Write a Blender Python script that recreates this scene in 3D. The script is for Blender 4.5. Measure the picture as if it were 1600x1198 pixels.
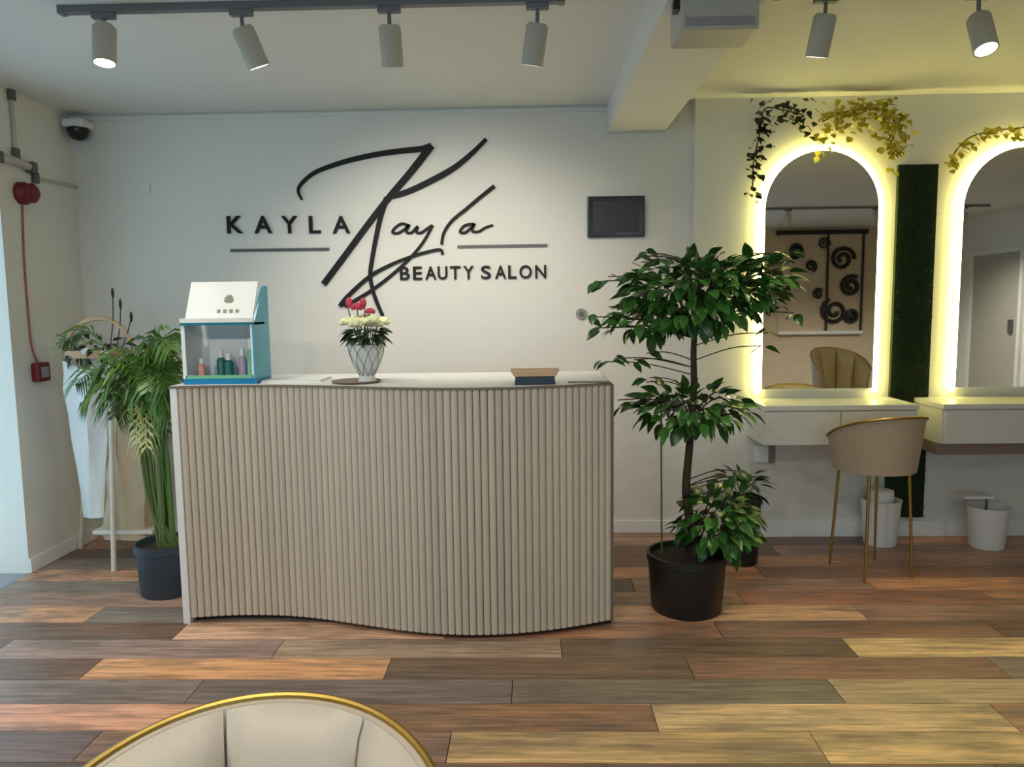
import bpy, bmesh, math, random
from mathutils import Vector, Matrix, Euler
random.seed(7)
for o in list(bpy.data.objects): bpy.data.objects.remove(o)
sc = bpy.context.scene
col = sc.collection
PI = math.pi

# ------------------------------------------------------------------ camera
IW, IH, F = 1600.0, 1198.0, 1163.0
PITCH, YAW, ROLL, CH = 0.1021, 0.0242, 0.0130, 1.45
fw = Vector((-math.sin(YAW)*math.cos(PITCH), math.cos(YAW)*math.cos(PITCH), -math.sin(PITCH)))
rt0 = Vector((math.cos(YAW), math.sin(YAW), 0)); up0 = rt0.cross(fw)
rt = math.cos(ROLL)*rt0 - math.sin(ROLL)*up0
up = math.sin(ROLL)*rt0 + math.cos(ROLL)*up0
CAM = Vector((0, 0, CH))
cd = bpy.data.cameras.new('camera'); cam = bpy.data.objects.new('camera', cd); col.objects.link(cam)
cd.sensor_fit = 'HORIZONTAL'; cd.sensor_width = 36; cd.lens = 36*F/IW; cd.clip_start = 0.05
cam.matrix_world = Matrix(((rt.x, up.x, -fw.x, CAM.x), (rt.y, up.y, -fw.y, CAM.y), (rt.z, up.z, -fw.z, CAM.z), (0, 0, 0, 1)))
sc.camera = cam
def ray(px, py): return fw + rt*((px-IW/2)/F) - up*((py-IH/2)/F)
def PY(px, py, Y): d = ray(px, py); return CAM + d*(Y/d.y)
def PX(px, py, X): d = ray(px, py); return CAM + d*(X/d.x)
def PZ(px, py, z=0.0): d = ray(px, py); return CAM + d*((z-CH)/d.z)

# ------------------------------------------------------------------ light, exposure
w = bpy.data.worlds.new('World'); sc.world = w; w.use_nodes = True
bg = w.node_tree.nodes['Background']; bg.inputs[0].default_value = (0.50, 0.79, 1.0, 1); bg.inputs[1].default_value = 2.0
vs = sc.view_settings; vs.view_transform = 'Standard'; vs.look = 'None'; vs.exposure = -0.16; vs.gamma = 1; vs.use_curve_mapping = False

# main dimensions
YW = 4.68                      # back wall
YR = 4.58                      # mirror wall (slightly proud)
XL = -2.82                     # left wall
XR = 6.5                       # right wall
YF = -3.2                      # front wall behind the camera
HC = PY(550, 172, YW).z        # ceiling height
XC = PY(1085, 300, YR).x       # where the mirror wall begins
DOOR_Y0, DOOR_Y1, DOOR_H = 2.3, PZ(52, 895).y, 2.25

def portal(name, loc, rot, sx, sy):
    l = bpy.data.lights.new(name, 'AREA'); l.shape = 'RECTANGLE'; l.size = sx; l.size_y = sy; l.cycles.is_portal = True
    o = bpy.data.objects.new(name, l); col.objects.link(o); o.location = loc; o.rotation_euler = rot
portal('window_portal', (0.0, YF-0.16, 1.35), (PI/2, 0, 0), 5.0, 2.1)
portal('doorway_portal', (XL-0.32, (DOOR_Y0+DOOR_Y1)/2, DOOR_H/2), (0, -PI/2, 0), DOOR_H, DOOR_Y1-DOOR_Y0)

# ------------------------------------------------------------------ materials
def mat(name, c, rough=0.6, metal=0.0, noise=0.0, scale=8.0, bump=0.0, bscale=60.0, emit=None, es=0.0, spec=0.5, objcol=False, rnd=0.0, trans=0.0, stretch=None, sss=0.0, alpha=None):
    m = bpy.data.materials.new(name); m.use_nodes = True
    nt = m.node_tree; b = nt.nodes['Principled BSDF']
    b.inputs['Base Color'].default_value = (*c, 1); b.inputs['Roughness'].default_value = rough; b.inputs['Metallic'].default_value = metal
    b.inputs['Specular IOR Level'].default_value = spec
    if trans: b.inputs['Transmission Weight'].default_value = trans; b.inputs['IOR'].default_value = 1.3
    if emit: b.inputs['Emission Color'].default_value = (*emit, 1); b.inputs['Emission Strength'].default_value = es
    L = nt.links.new
    tc = nt.nodes.new('ShaderNodeTexCoord'); vec = tc.outputs['Object']
    oi = nt.nodes.new('ShaderNodeObjectInfo')
    if stretch:
        mp = nt.nodes.new('ShaderNodeMapping'); mp.inputs['Scale'].default_value = stretch; L(vec, mp.inputs['Vector'])
        add = nt.nodes.new('ShaderNodeVectorMath'); add.operation = 'ADD'; L(mp.outputs[0], add.inputs[0])
        mul = nt.nodes.new('ShaderNodeMath'); mul.operation = 'MULTIPLY'; mul.inputs[1].default_value = 50; L(oi.outputs['Random'], mul.inputs[0]); L(mul.outputs[0], add.inputs[1])
        vec = add.outputs[0]
    src = None
    if objcol: src = oi.outputs['Color']
    if noise or objcol or rnd:
        hs = nt.nodes.new('ShaderNodeHueSaturation')
        if src: L(src, hs.inputs['Color'])
        else: hs.inputs['Color'].default_value = (*c, 1)
        val = None
        if noise:
            n = nt.nodes.new('ShaderNodeTexNoise'); n.inputs['Scale'].default_value = scale; n.inputs['Detail'].default_value = 5; L(vec, n.inputs['Vector'])
            mr = nt.nodes.new('ShaderNodeMapRange'); mr.inputs[1].default_value = 0.25; mr.inputs[2].default_value = 0.75; mr.inputs[3].default_value = 1-noise; mr.inputs[4].default_value = 1+noise
            L(n.outputs[0], mr.inputs[0]); val = mr.outputs[0]
        if rnd:
            mr2 = nt.nodes.new('ShaderNodeMapRange'); mr2.inputs[3].default_value = 1-rnd; mr2.inputs[4].default_value = 1+rnd; L(oi.outputs['Random'], mr2.inputs[0])
            if val:
                mm = nt.nodes.new('ShaderNodeMath'); mm.operation = 'MULTIPLY'; L(val, mm.inputs[0]); L(mr2.outputs[0], mm.inputs[1]); val = mm.outputs[0]
            else: val = mr2.outputs[0]
        if val: L(val, hs.inputs['Value'])
        L(hs.outputs[0], b.inputs['Base Color'])
    if bump:
        n2 = nt.nodes.new('ShaderNodeTexNoise'); n2.inputs['Scale'].default_value = bscale; n2.inputs['Detail'].default_value = 4; L(vec, n2.inputs['Vector'])
        bp = nt.nodes.new('ShaderNodeBump'); bp.inputs['Strength'].default_value = bump; bp.inputs['Distance'].default_value = 0.01
        L(n2.outputs[0], bp.inputs['Height']); L(bp.outputs[0], b.inputs['Normal'])
    return m
def lin(r, g, b):
    f = lambda v: (v/255/12.92) if v/255 <= 0.04045 else ((v/255+0.055)/1.055)**2.4
    return (f(r), f(g), f(b))
M = {}
M['wall'] = mat('wall_paint', (0.78, 0.75, 0.68), 0.75, noise=0.025, scale=2.5, bump=0.05, bscale=120)
M['ceil'] = mat('ceiling_paint', (0.76, 0.75, 0.71), 0.8, noise=0.02, scale=2, bump=0.04, bscale=90)
M['trimw'] = mat('white_trim', (0.82, 0.81, 0.79), 0.45, noise=0.02)
def plank_material():
    m = bpy.data.materials.new('wood_plank'); m.use_nodes = True; nt = m.node_tree; b = nt.nodes['Principled BSDF']; L = nt.links.new; N = nt.nodes.new
    tc = N('ShaderNodeTexCoord'); oi = N('ShaderNodeObjectInfo')
    off = N('ShaderNodeMath'); off.operation = 'MULTIPLY'; off.inputs[1].default_value = 57; L(oi.outputs['Random'], off.inputs[0])
    def nz(scale, stretch, det):
        mp = N('ShaderNodeMapping'); mp.inputs['Scale'].default_value = stretch; L(tc.outputs['Object'], mp.inputs['Vector'])
        ad = N('ShaderNodeVectorMath'); L(mp.outputs[0], ad.inputs[0]); L(off.outputs[0], ad.inputs[1])
        n = N('ShaderNodeTexNoise'); n.inputs['Scale'].default_value = scale; n.inputs['Detail'].default_value = det; n.inputs['Roughness'].default_value = 0.65; L(ad.outputs[0], n.inputs['Vector']); return n
    def rng(n, a, c, lo, hi):
        r = N('ShaderNodeMapRange'); r.inputs[1].default_value = a; r.inputs[2].default_value = c; r.inputs[3].default_value = lo; r.inputs[4].default_value = hi; L(n.outputs[0], r.inputs[0]); return r
    blot, grain, fine = nz(2.2, (0.8, 3.0, 1), 4), nz(4, (0.9, 14, 1), 6), nz(3, (1.5, 60, 1), 3)
    mx = N('ShaderNodeMix'); mx.data_type = 'RGBA'; L(rng(blot, 0.42, 0.68, 0, 0.75).outputs[0], mx.inputs[0]); L(oi.outputs['Color'], mx.inputs[6]); mx.inputs[7].default_value = (0.17, 0.125, 0.095, 1)
    hs = N('ShaderNodeHueSaturation'); hs.inputs['Saturation'].default_value = 0.95; L(mx.outputs[2], hs.inputs['Color'])
    mm = N('ShaderNodeMath'); mm.operation = 'MULTIPLY'; L(rng(grain, 0.3, 0.7, 0.55, 1.4).outputs[0], mm.inputs[0]); L(rng(fine, 0.3, 0.7, 0.8, 1.15).outputs[0], mm.inputs[1]); L(mm.outputs[0], hs.inputs['Value'])
    L(hs.outputs[0], b.inputs['Base Color']); L(rng(grain, 0.3, 0.7, 0.30, 0.5).outputs[0], b.inputs['Roughness'])
    bp = N('ShaderNodeBump'); bp.inputs['Strength'].default_value = 0.08; bp.inputs['Distance'].default_value = 0.01; L(grain.outputs[0], bp.inputs['Height']); L(bp.outputs[0], b.inputs['Normal'])
    return m
M['plank'] = plank_material()
M['grout'] = mat('floor_base', (0.09, 0.065, 0.05), 0.6, noise=0.3, scale=3)
M['sill'] = mat('grey_stone', lin(150, 152, 156), 0.5, noise=0.1, scale=12)
M['slat'] = mat('taupe_slat', lin(196, 184, 168), 0.55, noise=0.06, scale=3, stretch=(1, 1, 0.2), rnd=0.05)
M['deskback'] = mat('taupe_board', lin(120, 108, 94), 0.6, noise=0.05)
M['deskwhite'] = mat('white_laminate', (0.8, 0.79, 0.76), 0.35, noise=0.02)
M['toe'] = mat('dark_plinth', (0.03, 0.028, 0.026), 0.6, noise=0.1)
M['sign'] = mat('black_acrylic', (0.010, 0.010, 0.011), 0.6, spec=0.25, noise=0.1)
M['signgrey'] = mat('grey_acrylic', (0.09, 0.09, 0.09), 0.4, noise=0.1)
M['pot'] = mat('black_plastic', (0.012, 0.012, 0.013), 0.45, noise=0.15, scale=20)
M['potblue'] = mat('slate_plastic', lin(48, 58, 66), 0.5, noise=0.1, scale=20)
M['soil'] = mat('soil', (0.03, 0.02, 0.014), 0.95, noise=0.4, scale=40, bump=0.6, bscale=60)
M['bark'] = mat('bark', lin(62, 50, 38), 0.85, noise=0.3, scale=30, bump=0.4)
M['leaf'] = mat('ficus_leaf', lin(66, 116, 46), 0.3, noise=0.25, scale=15, rnd=0.45)
M['leafdark'] = mat('dark_leaf', lin(30, 52, 26), 0.45, noise=0.2, scale=15, rnd=0.4)
M['frond'] = mat('palm_leaf', lin(86, 122, 50), 0.4, noise=0.25, scale=8, rnd=0.35)
M['stem'] = mat('palm_stem', lin(86, 100, 46), 0.5, noise=0.2, scale=10)
M['palmyel'] = mat('pale_leaf', lin(190, 190, 120), 0.5, noise=0.2)
M['ivy'] = mat('ivy_leaf', lin(34, 48, 22), 0.5, noise=0.2, scale=12, rnd=0.4)
M['ivylit'] = mat('yellow_lit_leaf', lin(205, 190, 60), 0.5, noise=0.2, scale=12, rnd=0.25)  # yellow-green leaf; yellow glow of the mirror light is in the colour
M['grass'] = mat('grass_blade', lin(58, 82, 24), 0.7, noise=0.4, scale=30)
M['grassback'] = mat('grass_mat', lin(30, 44, 14), 0.9, noise=0.3, scale=60)
M['mirror'] = mat('mirror_glass', (0.88, 0.9, 0.88), 0.015, 1.0, noise=0.0)
M['led'] = mat('led_tube', (1, 1, 0.85), 0.4, emit=(1.0, 0.90, 0.27), es=19.0)
M['gold'] = mat('gold_metal', lin(176, 146, 76), 0.4, 1.0, noise=0.08, scale=14)
M['cream'] = mat('cream_leather', lin(200, 186, 168), 0.5, noise=0.04, scale=6, bump=0.12, bscale=160)
M['tan'] = mat('taupe_leather', lin(180, 162, 138), 0.5, noise=0.05, scale=6, bump=0.12, bscale=160)
M['seam'] = mat('seam', lin(96, 84, 70), 0.7, noise=0.1)
M['spot'] = mat('spot_housing', lin(186, 182, 168), 0.5, noise=0.03)
M['track'] = mat('track_rail', lin(112, 112, 116), 0.45, noise=0.04)
M['lens'] = mat('spot_lens', (1, 1, 1), 0.3, emit=(1, 0.98, 0.92), es=9)
M['red'] = mat('red_plastic', lin(112, 18, 26), 0.45, noise=0.08)
M['redcable'] = mat('red_cable', lin(170, 96, 84), 0.5, noise=0.08)
M['pipe'] = mat('conduit', lin(196, 186, 172), 0.5, noise=0.05)
M['metal'] = mat('grey_metal', lin(110, 108, 104), 0.4, 0.6, noise=0.08)
M['white'] = mat('white_plastic', (0.82, 0.82, 0.8), 0.35, noise=0.02)
M['greyp'] = mat('grey_plastic', lin(150, 148, 142), 0.5, noise=0.04)
M['black'] = mat('black_gloss', (0.008, 0.008, 0.009), 0.2, noise=0.1)
M['teal'] = mat('turquoise_acrylic', lin(58, 160, 190), 0.3, noise=0.04)
M['tealdark'] = mat('teal_acrylic', lin(20, 120, 146), 0.3, noise=0.05)
M['blue'] = mat('blue_acrylic', lin(22, 128, 178), 0.3, noise=0.05)
M['card'] = mat('white_card', (0.8, 0.8, 0.77), 0.6, noise=0.02)
M['print'] = mat('grey_print', lin(140, 138, 118), 0.7, noise=0.1)
M['wood'] = mat('pale_wood', lin(205, 170, 130), 0.55, noise=0.15, scale=4, stretch=(1, 1, 8))
M['woodw'] = mat('whitewashed_wood', lin(214, 204, 188), 0.55, noise=0.08, scale=4)
M['paperw'] = mat('white_paper', (0.74, 0.75, 0.74), 0.7, noise=0.06, scale=6, bump=0.5, bscale=14)
M['paperb'] = mat('kraft_paper', lin(186, 166, 134), 0.75, noise=0.1, scale=6, bump=0.5, bscale=14)
M['cup'] = mat('pale_glass', (0.86, 0.88, 0.85), 0.12, trans=0.25, noise=0.0)
M['bloom'] = mat('cream_petal', lin(238, 238, 188), 0.6, noise=0.08, rnd=0.1)
M['pink'] = mat('pink_petal', lin(196, 60, 84), 0.55, noise=0.2, scale=30)
M['counter'] = mat('pale_counter', (0.76, 0.74, 0.68), 0.35, noise=0.03)
M['under'] = mat('brown_underside', lin(140, 122, 108), 0.6, noise=0.08)
M['oppo'] = mat('iron', (0.01, 0.01, 0.01), 0.5, noise=0.1)
M['beige'] = mat('beige_paint', lin(205, 186, 160), 0.8, noise=0.05)
M['doorp'] = mat('grey_door_paint', lin(176, 172, 158), 0.6, noise=0.03)
M['vent'] = mat('charcoal_metal', lin(50, 52, 48), 0.5, noise=0.1, scale=6)
M['rose'] = mat('rose_plastic', lin(214, 150, 140), 0.4, noise=0.05)
M['mint'] = mat('mint_plastic', lin(120, 190, 150), 0.4, noise=0.05)
M['lilac'] = mat('lilac_plastic', lin(186, 160, 186), 0.4, noise=0.05)
M['seafoam'] = mat('deep_green_plastic', lin(40, 110, 104), 0.4, noise=0.05)

# ------------------------------------------------------------------ mesh helpers
class MB:
    def __init__(s): s.v = []; s.f = []
    def add(s, vs, fs, mtx=None):
        k = len(s.v)
        s.v += [tuple(mtx @ Vector(v)) if mtx else tuple(v) for v in vs]
        s.f += [tuple(i+k for i in f) for f in fs]; return s
    def box(s, a, b, mtx=None):
        (x0, y0, z0), (x1, y1, z1) = a, b
        vs = [(x0,y0,z0),(x1,y0,z0),(x1,y1,z0),(x0,y1,z0),(x0,y0,z1),(x1,y0,z1),(x1,y1,z1),(x0,y1,z1)]
        return s.add(vs, [(0,3,2,1),(4,5,6,7),(0,1,5,4),(1,2,6,5),(2,3,7,6),(3,0,4,7)], mtx)
    def cyl(s, p, q, r0, r1=None, n=16, caps=True):
        p, q = Vector(p), Vector(q); r1 = r0 if r1 is None else r1
        d = (q-p).normalized(); a = d.orthogonal().normalized(); b = d.cross(a)
        vs = []
        for c, r in ((p, r0), (q, r1)):
            for i in range(n): t = 2*PI*i/n; vs.append(c + a*r*math.cos(t) + b*r*math.sin(t))
        fs = [(i, (i+1) % n, n+(i+1) % n, n+i) for i in range(n)]
        if caps: fs += [tuple(range(n-1, -1, -1)), tuple(range(n, 2*n))]
        return s.add(vs, fs)
    def tube(s, pts, r, n=8, closed=False):
        pts = [Vector(p) for p in pts]; N = len(pts); rr = r if isinstance(r, (list, tuple)) else [r]*N
        vs = []; a = None
        for i, p in enumerate(pts):
            if closed: d = pts[(i+1) % N]-pts[i-1]
            else: d = pts[min(i+1, N-1)]-pts[max(i-1, 0)]
            d.normalize()
            a = d.orthogonal().normalized() if a is None else (a-d*a.dot(d)).normalized()
            b = d.cross(a)
            for j in range(n): t = 2*PI*j/n; vs.append(p + (a*math.cos(t)+b*math.sin(t))*rr[i])
        fs = []
        for i in range(N if closed else N-1):
            k = (i+1) % N
            for j in range(n): fs.append((i*n+j, i*n+(j+1) % n, k*n+(j+1) % n, k*n+j))
        if not closed: fs += [tuple(range(n-1, -1, -1)), tuple(range((N-1)*n, N*n))]
        return s.add(vs, fs)
    def lathe(s, prof, n=28, c=(0, 0, 0), mtx=None):
        vs = []; fs = []; K = len(prof)
        for i in range(n):
            t = 2*PI*i/n
            for r, z in prof: vs.append((c[0]+r*math.cos(t), c[1]+r*math.sin(t), c[2]+z))
        for i in range(n):
            k = (i+1) % n
            for j in range(K-1): fs.append((i*K+j, k*K+j, k*K+j+1, i*K+j+1))
        return s.add(vs, fs, mtx)
    def prism(s, poly, lo, hi, axis='z', mtx=None):
        n = len(poly)
        def pt(u, v, h): return {'z': (u, v, h), 'y': (u, h, v), 'x': (h, u, v)}[axis]
        vs = [pt(u, v, lo) for u, v in poly] + [pt(u, v, hi) for u, v in poly]
        fs = [tuple(range(n-1, -1, -1)), tuple(range(n, 2*n))] + [(i, (i+1) % n, n+(i+1) % n, n+i) for i in range(n)]
        return s.add(vs, fs, mtx)
    def ball(s, c, r, n=10, m=6, sq=(1, 1, 1)):
        prof = [(r*math.sin(PI*j/m), -r*math.cos(PI*j/m)) for j in range(m+1)]
        mt = Matrix.Translation(c) @ Matrix.Diagonal((*sq, 1))
        return s.lathe(prof, n, (0, 0, 0), mt)
    def mesh(s, name, m=None, smooth=False, bevel=0.0, fixn=True):
        me = bpy.data.meshes.new(name); me.from_pydata(s.v, [], s.f)
        bm = bmesh.new(); bm.from_mesh(me)
        bmesh.ops.remove_doubles(bm, verts=bm.verts, dist=1e-5)
        if fixn: bmesh.ops.recalc_face_normals(bm, faces=bm.faces)
        if bevel: 
            es = [e for e in bm.edges if len(e.link_faces) == 2 and e.calc_face_angle(0) > 0.6]
            bmesh.ops.bevel(bm, geom=es, offset=bevel, segments=2, affect='EDGES', profile=0.6)
        bm.to_mesh(me); bm.free()
        if smooth:
            for p in me.polygons: p.use_smooth = True
            try: me.set_sharp_from_angle(angle=math.radians(38))
            except Exception: pass
        if m: me.materials.append(M[m])
        return me
    def build(s, name, m, parent=None, smooth=False, bevel=0.0, fixn=True):
        return link(name, s.mesh(name, m, smooth, bevel, fixn), parent)
def link(name, me, parent=None, mtx=None):
    o = bpy.data.objects.new(name, me); col.objects.link(o)
    if parent: o.parent = parent
    if mtx is not None: o.matrix_local = mtx
    return o
def tag(o, label=None, cat=None, group=None, kind=None):
    for k, v in (('label', label), ('category', cat), ('group', group), ('kind', kind)):
        if v: o[k] = v
    return o
def thing(name, label, cat, loc=(0, 0, 0), rz=0.0, group=None):
    o = bpy.data.objects.new(name, None); col.objects.link(o); o.empty_display_size = 0.1
    o.location = loc; o.rotation_euler = (0, 0, rz)
    return tag(o, label, cat, group)
def struct(name, mb, m, bevel=0.0, parent=None, label=None):
    o = mb.build(name, m, parent, bevel=bevel)
    if not parent: o['kind'] = 'structure'
    if label: o['label'] = label
    return o
def catmull(pts, k=8):
    pts = [Vector(p) for p in pts]; out = []
    for i in range(len(pts)-1):
        p0 = pts[max(i-1, 0)]; p1 = pts[i]; p2 = pts[i+1]; p3 = pts[min(i+2, len(pts)-1)]
        for j in range(k):
            t = j/k
            out.append(0.5*((2*p1)+(p2-p0)*t+(2*p0-5*p1+4*p2-p3)*t*t+(3*p1-p0-3*p2+p3)*t**3))
    return out+[pts[-1]]
def rotto(d, roll=0.0):
    "matrix turning local +Z onto d"
    q = Vector(d).normalized().to_track_quat('Z', 'Y'); return q.to_matrix().to_4x4() @ Matrix.Rotation(roll, 4, 'Z')

# ------------------------------------------------------------------ structure
fl = struct('floor', MB().box((XL-0.35, YF-0.1, -0.12), (XR+0.1, YW+0.15, -0.012)), 'grout', label='multi-tone wood plank floor')
ROW, LEN = 0.18, 1.22
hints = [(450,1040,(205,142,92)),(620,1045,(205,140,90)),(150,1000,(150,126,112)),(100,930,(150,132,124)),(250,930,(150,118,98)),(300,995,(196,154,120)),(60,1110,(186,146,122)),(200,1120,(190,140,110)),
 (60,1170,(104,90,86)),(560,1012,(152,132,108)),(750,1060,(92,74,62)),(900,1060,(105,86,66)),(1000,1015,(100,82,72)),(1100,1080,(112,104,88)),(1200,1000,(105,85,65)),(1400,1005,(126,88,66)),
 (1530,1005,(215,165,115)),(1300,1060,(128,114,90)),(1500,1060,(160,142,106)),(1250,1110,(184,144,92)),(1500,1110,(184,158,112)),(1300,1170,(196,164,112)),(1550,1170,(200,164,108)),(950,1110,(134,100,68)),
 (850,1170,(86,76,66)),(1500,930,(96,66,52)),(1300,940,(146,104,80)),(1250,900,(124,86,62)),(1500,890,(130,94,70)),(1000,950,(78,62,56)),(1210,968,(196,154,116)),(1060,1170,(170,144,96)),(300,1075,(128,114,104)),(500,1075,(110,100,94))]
hint3 = [(PZ(x, y), c) for x, y, c in hints]  # plank tones also carry room light, most in the warm right front
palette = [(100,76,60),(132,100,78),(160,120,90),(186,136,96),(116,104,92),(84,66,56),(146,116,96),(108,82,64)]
pm = {}
for full in (True, False):
    pm[full] = None
plank_me = MB().box((0, 0, -0.012), (LEN-0.003, ROW-0.003, 0)).mesh('plank', 'plank', bevel=0.0012)
y0 = PZ(1300, 1026).y - ROW*11
for r in range(22):
    ya = y0 + r*ROW
    if ya+ROW > YW: 
        if ya > YW-0.02: break
    off = (r*0.417 % 1)*LEN
    x = XL - off
    while x < 4.4:
        xa, xb = max(x, XL+0.002), min(x+LEN, 4.4); yb = min(ya+ROW, YW-0.002)
        if xb-xa > 0.06:
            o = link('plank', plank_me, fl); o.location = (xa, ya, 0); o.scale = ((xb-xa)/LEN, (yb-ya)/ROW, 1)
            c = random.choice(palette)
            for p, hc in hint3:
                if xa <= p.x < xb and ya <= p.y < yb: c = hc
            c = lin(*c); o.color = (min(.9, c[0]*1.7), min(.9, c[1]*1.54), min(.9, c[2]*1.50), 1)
        x += LEN

struct('trim_3', MB().box((XL-0.34, DOOR_Y0, -0.0125), (XL, DOOR_Y1, 0.0)), 'sill', bevel=0.002, label='grey stone doorway sill')
struct('ceiling', MB().box((XL-0.35, YF-0.1, HC), (XR+0.1, YW+0.15, HC+0.1)), 'ceil')
struct('wall_back', MB().box((XL-0.35, YW, -0.1), (XC+0.02, YW+0.12, HC)), 'wall')
struct('wall_mirror', MB().box((XC, YR, -0.1), (XR, YW+0.12, HC)), 'wall')
wl = MB().box((XL-0.3, DOOR_Y1, -0.1), (XL, YW, HC)).box((XL-0.3, DOOR_Y0, DOOR_H), (XL, DOOR_Y1, HC)).box((XL-0.3, YF, -0.1), (XL, DOOR_Y0, HC))
struct('wall_left', wl, 'wall')
struct('wall_right', MB().box((XR, YF, -0.1), (XR+0.1, YW, HC)), 'wall')
wf = MB().box((XL, YF-0.12, -0.1), (-2.5, YF, HC)).box((-2.5, YF-0.12, -0.1), (2.5, YF, 0.3)).box((-2.5, YF-0.12, 2.4), (2.5, YF, HC)).box((2.5, YF-0.12, -0.1), (XR, YF, HC))
struct('wall_front', wf, 'beige')
# beam
bx0, bx1 = PY(949, 195, YW).x, PY(1037, 200, YW).x; bz = PY(985, 208, YW).z
struct('trim_1', MB().box((bx0, YF, bz), (bx1, YW, HC)), 'ceil', label='square white ceiling beam')
# thin cove at the top of the back wall
struct('trim_2', MB().box((XL, YW-0.012, HC-0.035), (bx0, YW, HC-0.012)), 'ceil', label='thin cove line under ceiling')
struct('baseboard_back', MB().box((XL, YW-0.012, 0), (XC, YW, 0.08)), 'trimw', bevel=0.003)
struct('baseboard_mirror', MB().box((XC, YR-0.014, 0), (XR, YR, 0.10)), 'trimw', bevel=0.003)
struct('baseboard_left', MB().box((XL, DOOR_Y1, 0), (XL+0.012, YW-0.012, 0.08)), 'trimw', bevel=0.003)
# opposite wall: window with scrollwork, doorway in right wall (seen in the mirrors)
wx0, wx1 = 4.05, 5.4
win = struct('window_1', MB().box((wx0, YF, 1.0), (wx1, YF+0.02, 2.55)), 'beige', label='pale panel window with black scroll ironwork')
fr = MB().box((wx0-0.05, YF, 2.55), (wx1+0.05, YF+0.06, 2.62)).build('window_head', 'oppo', win)
MB().box((wx0, YF+0.02, 0.95), (wx1, YF+0.08, 1.0)).build('window_sill', 'trimw', win)
for k, (cx, cz, r) in enumerate(((5.05, 2.15, .2), (5.2, 1.72, .17), (4.95, 1.32, .22), (5.22, 1.25, .12), (4.3, 2.3, .12), (4.55, 2.05, .1), (4.75, 2.4, .1), (4.68, 1.6, .09))):
    pts = [(cx+(r*(1-t/26))*math.cos(t*0.5+k), YF+0.05, cz+(r*(1-t/26))*math.sin(t*0.5+k)) for t in range(22)]
    MB().tube(pts, 0.034 if r > 0.11 else 0.018, 6).build('scroll', 'oppo', win, smooth=True)
for xx in (4.82, 5.38): MB().box((xx-0.015, YF+0.03, 1.0), (xx+0.015, YF+0.06, 2.55)).build('window_bar', 'oppo', win)
d1 = struct('door_1', MB().box((XR-0.03, -2.0, 0), (XR, -0.95, 2.1)), 'doorp', bevel=0.004, label='grey door with small dark handle')
MB().box((XR-0.06, -1.12, 1.02), (XR-0.03, -1.04, 1.2)).build('door_handle', 'metal', d1, bevel=0.006)
for (a, b, z0, z1) in ((-2.06, -2.0, 0, 2.16), (-0.95, -0.89, 0, 2.16), (-2.0, -0.95, 2.1, 2.16)): MB().box((XR-0.045, a, z0), (XR, b, z1)).build('door_frame', 'trimw', d1)

# ------------------------------------------------------------------ reception desk
front_px = [(298,976),(350,972),(400,971),(450,972),(500,977),(560,986),(605,993),(650,999),(700,1003),(750,1004),(800,1002),(850,997),(905,989),(955,979)]
FP = [PZ(x, y-2) for x, y in front_px]
XD0, XD1 = FP[0].x, FP[-1].x
def fy(x):
    x = min(max(x, XD0), XD1)
    for a, b in zip(FP, FP[1:]):
        if a.x <= x <= b.x: t = (x-a.x)/(b.x-a.x); t = t*t*(3-2*t)*0.3+t*0.7; return a.y+(b.y-a.y)*t
    return FP[-1].y
# smooth the curve
import itertools
NS = 240
xs = [XD0+(XD1-XD0)*i/NS for i in range(NS+1)]; ys = [fy(x) for x in xs]
for _ in range(160): ys = [ys[0]]+[(ys[i-1]+2*ys[i]+ys[i+1])/4 for i in range(1, NS)]+[ys[-1]]
def fys(x):
    t = (x-XD0)/(XD1-XD0)*NS; i = max(0, min(NS-1, int(t))); return ys[i]+(ys[i+1]-ys[i])*(t-i)
HD = PY(620, 604, fys(PZ(620, 990).x)).z
dx, dy = (XD0+XD1)/2, 3.55
desk = thing('reception_desk', 'wavy front reception desk clad in taupe fluted slats with white top', 'desk', (dx, dy, 0))
YB = max(ys)+0.50
def L2(x, y): return (x-dx, y-dy)
core = [L2(x, fys(x)+0.022) for x in xs[::4]] + [L2(XD1, YB), L2(XD0, YB)]
MB().prism(core, 0.03, HD-0.012).build('body', 'deskback', desk)
MB().prism([L2(x, fys(x)+0.06) for x in xs[::6]]+[L2(XD1-0.03, YB-0.03), L2(XD0+0.03, YB-0.03)], 0.0, 0.03).build('plinth', 'toe', desk)
top = [L2(x, fys(x)-0.006) for x in xs[::4]] + [L2(XD1+0.005, YB+0.01), L2(XD0-0.035, YB+0.01), L2(XD0-0.035, fys(XD0)-0.006)]
dtop = MB().prism(top, HD-0.012, HD-0.0015).build('top', 'deskback', desk)
MB().prism([L2(x, fys(x)+0.006) for x in xs[::4]] + [L2(XD1, YB+0.005), L2(XD0-0.03, YB+0.005), L2(XD0-0.03, fys(XD0)+0.006)], HD-0.0015, HD).build('top_laminate', 'deskwhite', dtop)
MB().box((XD0-0.032-dx, fys(XD0)-0.004-dy, 0.0), (XD0-dx, YB-dy, HD-0.012)).build('end_panel', 'deskwhite', desk, bevel=0.002)
MB().box((XD1-dx, fys(XD1)+0.01-dy, 0.0), (XD1+0.012-dx, YB-dy, HD-0.012)).build('end_panel', 'deskback', desk, bevel=0.002)
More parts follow.
